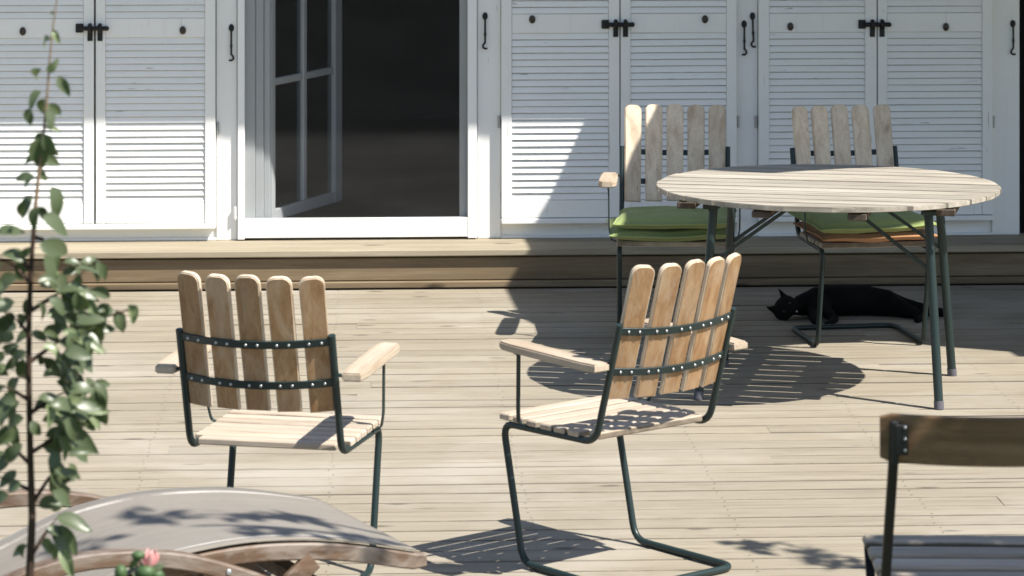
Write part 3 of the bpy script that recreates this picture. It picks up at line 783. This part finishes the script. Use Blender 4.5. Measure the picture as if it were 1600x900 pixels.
upv = Vector((-.78, -.05, .62)).normalized(); fw = Vector((.10, -.97, .20)); fw = (fw - upv * fw.dot(upv)).normalized(); rt = fw.cross(upv)
HM = Matrix((rt, fw, upv)).transposed()
hb.ball(hc, .049, 20, 14, 0, (1.08, .95, .86), HM)
for s_ in (-1, 1): hb.ball(hc + rt * s_ * .026 + fw * .018 - upv * .014, .022, 12, 8, 0, (1.1, 1, .9), HM)
hb.ball(hc + fw * .036 - upv * .014, .021, 14, 10, 0, (1.15, .9, .8), HM)
hb.ball(hc + fw * .054 - upv * .008, .005, 8, 6, 0, (1.2, .6, .8), HM)
for s in (-1, 1):
    b0 = hc + rt * s * .028 + upv * .022
    tip = b0 + rt * s * .018 + upv * .052; w0 = .021
    vs = [b0 + rt * (-w0) + upv * .004, b0 + rt * w0 - upv * .010, b0 - fw * .022, b0 + fw * .010 + upv * .004, tip]
    hb.add(vs, [[0, 3, 4], [3, 1, 4], [1, 2, 4], [2, 0, 4], [0, 2, 1, 3]], 0, False)
for (i, j) in E_:
    (p0, r0), (p1, r1) = N_[i], N_[j]
    P = [p0.lerp(p1, k / 4) for k in range(5)]
    hb.tube(P, [r0 + (r1 - r0) * k / 4 for k in range(5)], 14)
for p0, r0 in N_: hb.ball(p0, r0, 14, 10)
tmp = mobj('tmp', hb.mesh('cat', M['cat_fur']))
md = tmp.modifiers.new('merge', 'REMESH'); md.mode = 'VOXEL'; md.voxel_size = .0038; md.use_smooth_shade = True
md = tmp.modifiers.new('soften', 'SMOOTH'); md.factor = .5; md.iterations = 5
cm = bpy.data.meshes.new_from_object(tmp.evaluated_get(bpy.context.evaluated_depsgraph_get()))
bpy.data.objects.remove(tmp, do_unlink=True)
cm.materials.clear(); cm.materials.append(M['cat_fur'])
for p in cm.polygons: p.use_smooth = True; p.material_index = 0
cat = mobj('cat', cm, None, (CX, CY, 0))
tag(cat, 'black cat lying stretched out on the shaded deck beside the step', 'cat')
for s in (-1, 1):
    MB().ball(hc + fw * .040 + rt * s * .019 + upv * .006, .0062, 10, 8, 0, (1, .5, .7), HM).build('eye', M['cat_eye'], cat)
MB().ball(hc + Vector((.040, -.052, -.006)), .0045, 8, 6).build('collar_tag', M['zinc'], cat)

# ------------------------------------------------------------------ leaves
def leaf_mesh(L, Wd, curl, fold, mat, seed, petiole=.3):
    """blade along +x, upper side +z, tip drooping"""
    r = random.Random(seed); m = MB(); vs = []; K = 7
    for k in range(K + 1):
        t = k / K; wv = Wd / 2 * (math.sin(math.pi * t ** .8) ** .85) * (1 - .15 * t) if 0 < t < 1 else 0
        ang = curl * t; x = L * (math.sin(ang) / max(curl, .01)); z = -L * (1 - math.cos(ang)) / max(curl, .01)
        side = .003 * math.sin(t * 3.5 + seed)
        wob = .0008 * math.sin(t * 9 + seed)
        vs += [(x, wv + side, z + wv * fold + wob), (x, side, z - .0008), (x, -wv * .94 + side, z + wv * fold - wob)]
    fs = []
    for k in range(K):
        for j in (0, 1): fs.append([k * 3 + j, k * 3 + j + 1, (k + 1) * 3 + j + 1, (k + 1) * 3 + j])
    me = bpy.data.meshes.new('leaf'); me.from_pydata(vs, [], [f[::-1] for f in fs]); me.materials.append(mat)
    for p in me.polygons: p.use_smooth = True
    me.update()
    return me
LM = [leaf_mesh(.060, w_, c, f, M['leaf'], s) for w_, c, f, s in ((.031, .5, .25, 1), (.030, 1.1, .35, 2), (.032, 1.5, .3, 3), (.033, .8, .6, 4), (.028, 1.3, .2, 5), (.030, 1.9, .4, 6), (.026, .9, .8, 7), (.033, .3, .12, 8))]
LY = [leaf_mesh(.032, .016, c, f, M['leaf_young'], s) for c, f, s in ((.6, .6, 1), (1.5, .8, 2))]
def orient(D, U):
    D = D.normalized(); Y = U.cross(D)
    if Y.length < 1e-3: Y = Vector((0, 1, 0)).cross(D)
    Y.normalize(); Z = D.cross(Y)
    return Matrix((D, Y, Z)).transposed().to_euler()
# sapling: its own frame in centimetre-like units, x right of the stem foot, z height
SX, SYP = -.591, 5.75
K_ = 1 / 861.
def sp(px, py, dy=0.0): return Vector(((px - 45) * K_, dy, (2.13 - (py + 343) * 5.75 / 4950) + .30))
sap = empty('sapling', (SX, SYP, -.30))
tag(sap, 'young apple sapling with curled green leaves, close in front at the left edge', 'sapling')
stem = [sp(45, 1180), sp(43, 1000), sp(46, 900), sp(50, 800), sp(47, 700), sp(45, 600), sp(45, 500), sp(48, 420), sp(54, 330), sp(62, 250), sp(68, 200), sp(73, 150), sp(77, 90), sp(82, 40), sp(89, -8), sp(92, -40)]
stem[0].z = 0
rad = [.010, .009, .0078, .0068, .006, .0054, .0052, .0044, .0037, .0031, .0026, .0022, .0018, .0015, .0012, .001]
MB().tube(stem[:9], rad[:9], 8).build('stem', M['bark'], sap)
MB().tube(stem[8:], rad[8:], 8).build('shoot', M['stem_red'], sap)
nleaf = 0
def leaf(px, py, qx, qy, dy=0.0, dep=0.0, size=1.0, young=False, roll=None, var=None):
    """leaf from base to tip"""
    global nleaf
    a = sp(px, py, dy); b = sp(qx, qy, dy + dep); d = b - a
    me = rnd.choice(LY) if young else LM[var if var is not None else rnd.randrange(len(LM))]
    L0 = .032 if young else .060
    sc = max(.55, d.length / L0 * 1.12) * size
    U = Vector((rnd.uniform(-.5, .5), -1.0 + rnd.uniform(-.5, .6), rnd.uniform(.2, 1.1))) if roll is None else Vector(roll)
    o = mobj('leaf', me, sap, a, orient(d, U), (sc, sc * rnd.uniform(.85, 1.15), sc)); nleaf += 1
    return o
man = [(82, 45, 99, 58, 1), (79, 58, 54, 66, 1), (83, 20, 70, 14, 1), (79, 112, 87, 91, 1), (62, 103, 41, 128, 1), (90, 116, 107, 146, 0), (66, 138, 44, 160, 0), (72, 150, 60, 178, 0), (73, 160, 95, 178, 0), (46, 165, 47, 190, 0),
       (72, 168, 84, 196, 0), (70, 198, 92, 196, 1), (64, 205, 47, 236, 0), (62, 210, 62, 262, 0), (68, 205, 86, 240, 0), (60, 240, 92, 256, 0), (58, 235, 40, 252, 1), (56, 262, 76, 276, 0), (54, 266, 38, 284, 0), (54, 270, 24, 272, 0),
       (76, 290, 103, 335, 0), (50, 305, 21, 330, 0), (40, 308, 28, 335, 0), (62, 318, 48, 352, 0), (58, 320, 72, 345, 0), (66, 334, 108, 356, 0), (-6, 362, 33, 352, 0), (62, 372, 117, 392, 0), (40, 402, 8, 384, 0), (36, 400, 24, 432, 0),
       (46, 380, 30, 404, 0), (72, 424, 96, 432, 1), (140, 405, 158, 440, 0), (148, 408, 165, 436, 0), (124, 420, 120, 438, 0), (100, 402, 124, 400, 0), (60, 440, 98, 434, 0), (112, 452, 146, 478, 0), (96, 452, 134, 480, 0),
       (150, 480, 182, 474, 0), (180, 488, 198, 512, 0), (176, 484, 190, 516, 0), (194, 478, 212, 506, 1), (170, 470, 150, 498, 0), (168, 480, 138, 520, 0), (86, 552, 124, 588, 0), (100, 566, 130, 560, 0), (130, 590, 150, 616, 0), (146, 592, 176, 616, 0), (148, 600, 160, 640, 0), (152, 606, 156, 658, 0),
       (92, 640, 122, 668, 0), (100, 660, 152, 694, 0), (80, 668, 118, 700, 0), (80, 720, 120, 762, 0), (74, 718, 108, 740, 0), (88, 738, 118, 738, 0), (88, 800, 142, 808, 0), (84, 812, 120, 856, 0), (60, 840, 84, 858, 1), (78, 844, 96, 870, 1), (90, 850, 118, 884, 1), (40, 848, 12, 868, 0), (34, 846, 26, 872, 0)]
for a, b, c, d, yg in man: leaf(a, b, c, d, rnd.uniform(-.03, .03), rnd.uniform(-.015, .015), 1.0, bool(yg), var=rnd.choice((0, 1, 3, 4)))
# side shoots
for pts in ([(46, 560), (90, 530), (140, 500), (200, 482)], [(46, 640), (90, 612), (150, 598)], [(48, 480), (95, 452), (125, 425), (150, 404)], [(48, 520), (20, 490), (-30, 470)], [(47, 620), (10, 600), (-40, 590)], [(49, 700), (85, 680), (100, 664)], [(49, 440), (20, 410), (-20, 395)],
            [(50, 780), (80, 735), (92, 716)], [(48, 720), (15, 690), (-25, 680)], [(50, 760), (10, 745), (-20, 735)], [(49, 860), (75, 820), (92, 800)], [(50, 365), (66, 372)], [(49, 420), (30, 400)]):
    P = [sp(x, y, (0, .015, .02, .02)[k]) for k, (x, y) in enumerate(pts)]
    MB().tube(P, [.0045, .0034, .0025, .0016], 6, fil=.02).build('twig', M['bark'], sap)
def env(py):
    P = [(372, 40), (400, 62), (430, 100), (470, 96), (500, 105), (540, 95), (575, 70), (610, 92), (640, 82), (680, 74), (720, 68), (760, 54), (790, 42), (830, 34), (860, 26)]
    for (a, x), (b, y) in zip(P[:-1], P[1:]):
        if a <= py <= b: return x + (y - x) * (py - a) / (b - a)
    return 30
while nleaf < 250:
    py = rnd.triangular(376, 850, 520); side = 1 if rnd.random() < .68 else -1
    e = env(py) if side > 0 else 48
    r = rnd.random() ** .8 * e
    px = 46 + side * r; ang = rnd.uniform(-.5, 1.35)
    Lp = rnd.uniform(28, 54); qx = px + side * Lp * math.cos(ang); qy = py + Lp * math.sin(ang)
    if py > 740 and rnd.random() < .3: continue
    leaf(px, py, qx, qy, rnd.uniform(-.09, .09), rnd.uniform(-.02, .02), rnd.uniform(.78, 1.02), young=rnd.random() < .12)

# ------------------------------------------------------------------ rose
rose = empty('rose_bush', (-.38, 5.80, -.30))
tag(rose, 'rose shoot with one pink bud and round green hips in front of the sun lounger', 'rose')
def rp(px, py, dy=0.0): return Vector(((px - 232) * K_, dy, (2.13 - (py + 343) * 5.8 / 4950) + .30))
MB().tube([Vector((.02, 0, 0)), rp(226, 1000), rp(222, 930), rp(230, 888)], [.005, .004, .003, .002], 6).build('stem', M['bud_green'], rose)
MB().tube([rp(222, 940), rp(205, 915), rp(190, 893)], [.003, .0022, .0018], 6).build('stem', M['bud_green'], rose)
MB().tube([rp(222, 930), rp(228, 890), rp(214, 862)], [.003, .002, .0015], 6).build('stem', M['bud_green'], rose)
def petal(c, h, wdt, ang, lean_):
    m = MB(); vs = []; 
    for i in range(6):
        t = i / 5
        for j in range(5):
            s = j / 4 * 2 - 1; ww = wdt * math.sin(math.pi * min(1, .12 + t * .88) ** 1.0 * .98) * (1 - .25 * t)
            a = ang + s * ww / .012; rr = .0035 + .006 * math.sin(t * 2.2) + lean_ * t * t
            vs.append((math.cos(a) * rr, math.sin(a) * rr, t * h))
    m.add(vs, [[i * 5 + j, i * 5 + j + 1, (i + 1) * 5 + j + 1, (i + 1) * 5 + j] for i in range(5) for j in range(4)], 0, True)
    o = m.build('petal', M['petal'], rose, c, (0, R(8), 0)); o.modifiers.new('t', 'SOLIDIFY').thickness = .0008
for k, (h, wd_, ln) in enumerate(((.040, .014, .000), (.037, .014, .001), (.038, .013, .0015), (.028, .013, .008), (.024, .013, .011))):
    petal(rp(233, 884), h, wd_, k * 2.2 + .4, ln)
MB().ball(rp(228, 888), .0165, 14, 10, 0, (1.1, 1, .85)).build('hip', M['bud_green'], rose)
MB().ball(rp(189, 888), .0130, 14, 10, 0, (.9, 1, 1.1)).build('hip', M['bud_green'], rose)
MB().ball(rp(216, 862), .0105, 12, 8, 0, (1.2, 1, .8)).build('hip', M['bud_green'], rose)
MB().ball(rp(246, 893), .0120, 12, 8, 0, (1.1, 1, .9)).build('hip', M['bud_green'], rose)
for a, b, c, d in ((226, 900, 205, 885), (222, 915, 252, 905), (214, 864, 206, 880), (236, 888, 250, 878), (190, 895, 172, 905)):
    o = mobj('leaf', LM[0], rose, rp(a, b, -.005), orient(rp(c, d) - rp(a, b), Vector((.2, -.8, .6))), (.5, .5, .5))

# ------------------------------------------------------------------ garden tree right of the deck (out of frame; its shade falls on the near chair and the lounger)
def leaf_cloud(centres, n, seed, size=.055):
    r = random.Random(seed); m = MB(); vs = []; fs = []
    for _ in range(n):
        c, rad_ = r.choice(centres)
        p = Vector(c) + Vector([max(-2, min(2, r.gauss(0, .5))) * q for q in rad_])
        d = Vector((r.uniform(-1, 1), r.uniform(-1, 1), r.uniform(-.8, .3))).normalized(); s = size * r.uniform(.7, 1.3)
        y = d.orthogonal().normalized(); y.rotate(Matrix.Rotation(r.uniform(0, 6.28), 3, d)); y *= s * .30
        k = len(vs); vs += [p, p + d * s * .45 + y, p + d * s, p + d * s * .45 - y]; fs.append([k, k + 1, k + 2, k + 3])
    m.add(vs, fs); return m
def caster(u, d, z, zc):
    """point at height zc on the sun ray that ends at (u, d, z) of the site grid"""
    t_ = (zc - z) / .70; p = site(u, d, z); return (p.x + .433 * t_, p.y - .300 * t_, zc)
tx, ty = 3.55, 4.6
tree = empty('garden_tree', (tx, ty, -.32))
tag(tree, 'leafy garden tree standing beside the deck to the right of the view', 'tree')
def TL(p): return Vector(p) - Vector((tx, ty, -.32))
cl = []
for (u, d, z, zc, rr) in ((.95, 6.95, .45, 2.55, (.26, .20, .20)), (1.15, 6.75, .5, 2.75, (.3, .25, .25)), (1.0, 6.45, .8, 2.7, (.28, .2, .25)), (1.25, 6.5, .8, 2.9, (.3, .3, .3)), (1.4, 6.9, .4, 2.8, (.4, .3, .3))):
    cl.append((TL(caster(u, d, z, zc)), rr))
thin = []
for (u, d, z, zc, rr) in ((.80, 8.72, 0, 2.9, (.045, .06, .04)), (.90, 8.60, 0, 2.55, (.05, .04, .04)), (.66, 8.82, 0, 2.5, (.04, .035, .03)),
                          (-.66, 7.68, .35, 3.2, (.10, .03, .05)), (-.50, 7.72, .35, 3.2, (.07, .03, .04)), (-.85, 7.66, .35, 3.2, (.08, .03, .04)), (-.58, 7.50, .35, 3.2, (.10, .03, .03)), (-.36, 7.55, .33, 3.2, (.08, .03, .03)), (-1.0, 7.5, .35, 3.2, (.08, .04, .03)), (-.30, 7.45, .30, 3.2, (.05, .02, .03))):
    thin.append((TL(caster(u, d, z, zc)), rr))
tk = MB().tube([(0, 0, 0), (.03, .05, .9), (-.05, .1, 1.8), (-.1, .2, 2.6)], [.10, .085, .07, .045], 10).build('trunk', M['bark'], tree)
for c_, rr in cl: MB().tube([(-.05, .12, 1.9), Vector((-.05, .12, 1.9)).lerp(c_, .5) + Vector((0, 0, .15)), c_], [.035, .022, .010], 7).build('limb', M['bark'], tree)
hub = Vector(thin[3][0]) + Vector((.9, -.2, .1))
MB().tube([(-.05, .12, 2.2), hub, thin[4][0], thin[3][0], thin[5][0]], [.03, .018, .008, .006, .003], 7).build('limb', M['bark'], tree)
MB().tube([hub, thin[8][0] + Vector((.3, 0, .1)), thin[7][0], thin[6][0]], [.012, .007, .005, .003], 6).build('limb', M['bark'], tree)
hub2 = Vector(thin[0][0]) + Vector((.5, -.2, .1))
MB().tube([(-.1, .2, 2.5), hub2, thin[1][0], thin[0][0]], [.02, .01, .005, .003], 6).build('limb', M['bark'], tree)
big = [((0, .1, 3.4), (.8, .8, .6)), ((.5, -.3, 3.0), (.7, .7, .6)), ((.4, .5, 3.8), (.7, .7, .5))]
cr = leaf_cloud(cl * 2 + big * 2, 2600, 3, .085).build('crown', M['leaf'], tree); cr['kind'] = 'stuff'
cr2 = leaf_cloud(thin, 190, 5, .085).build('foliage', M['leaf'], tree); cr2['kind'] = 'stuff'
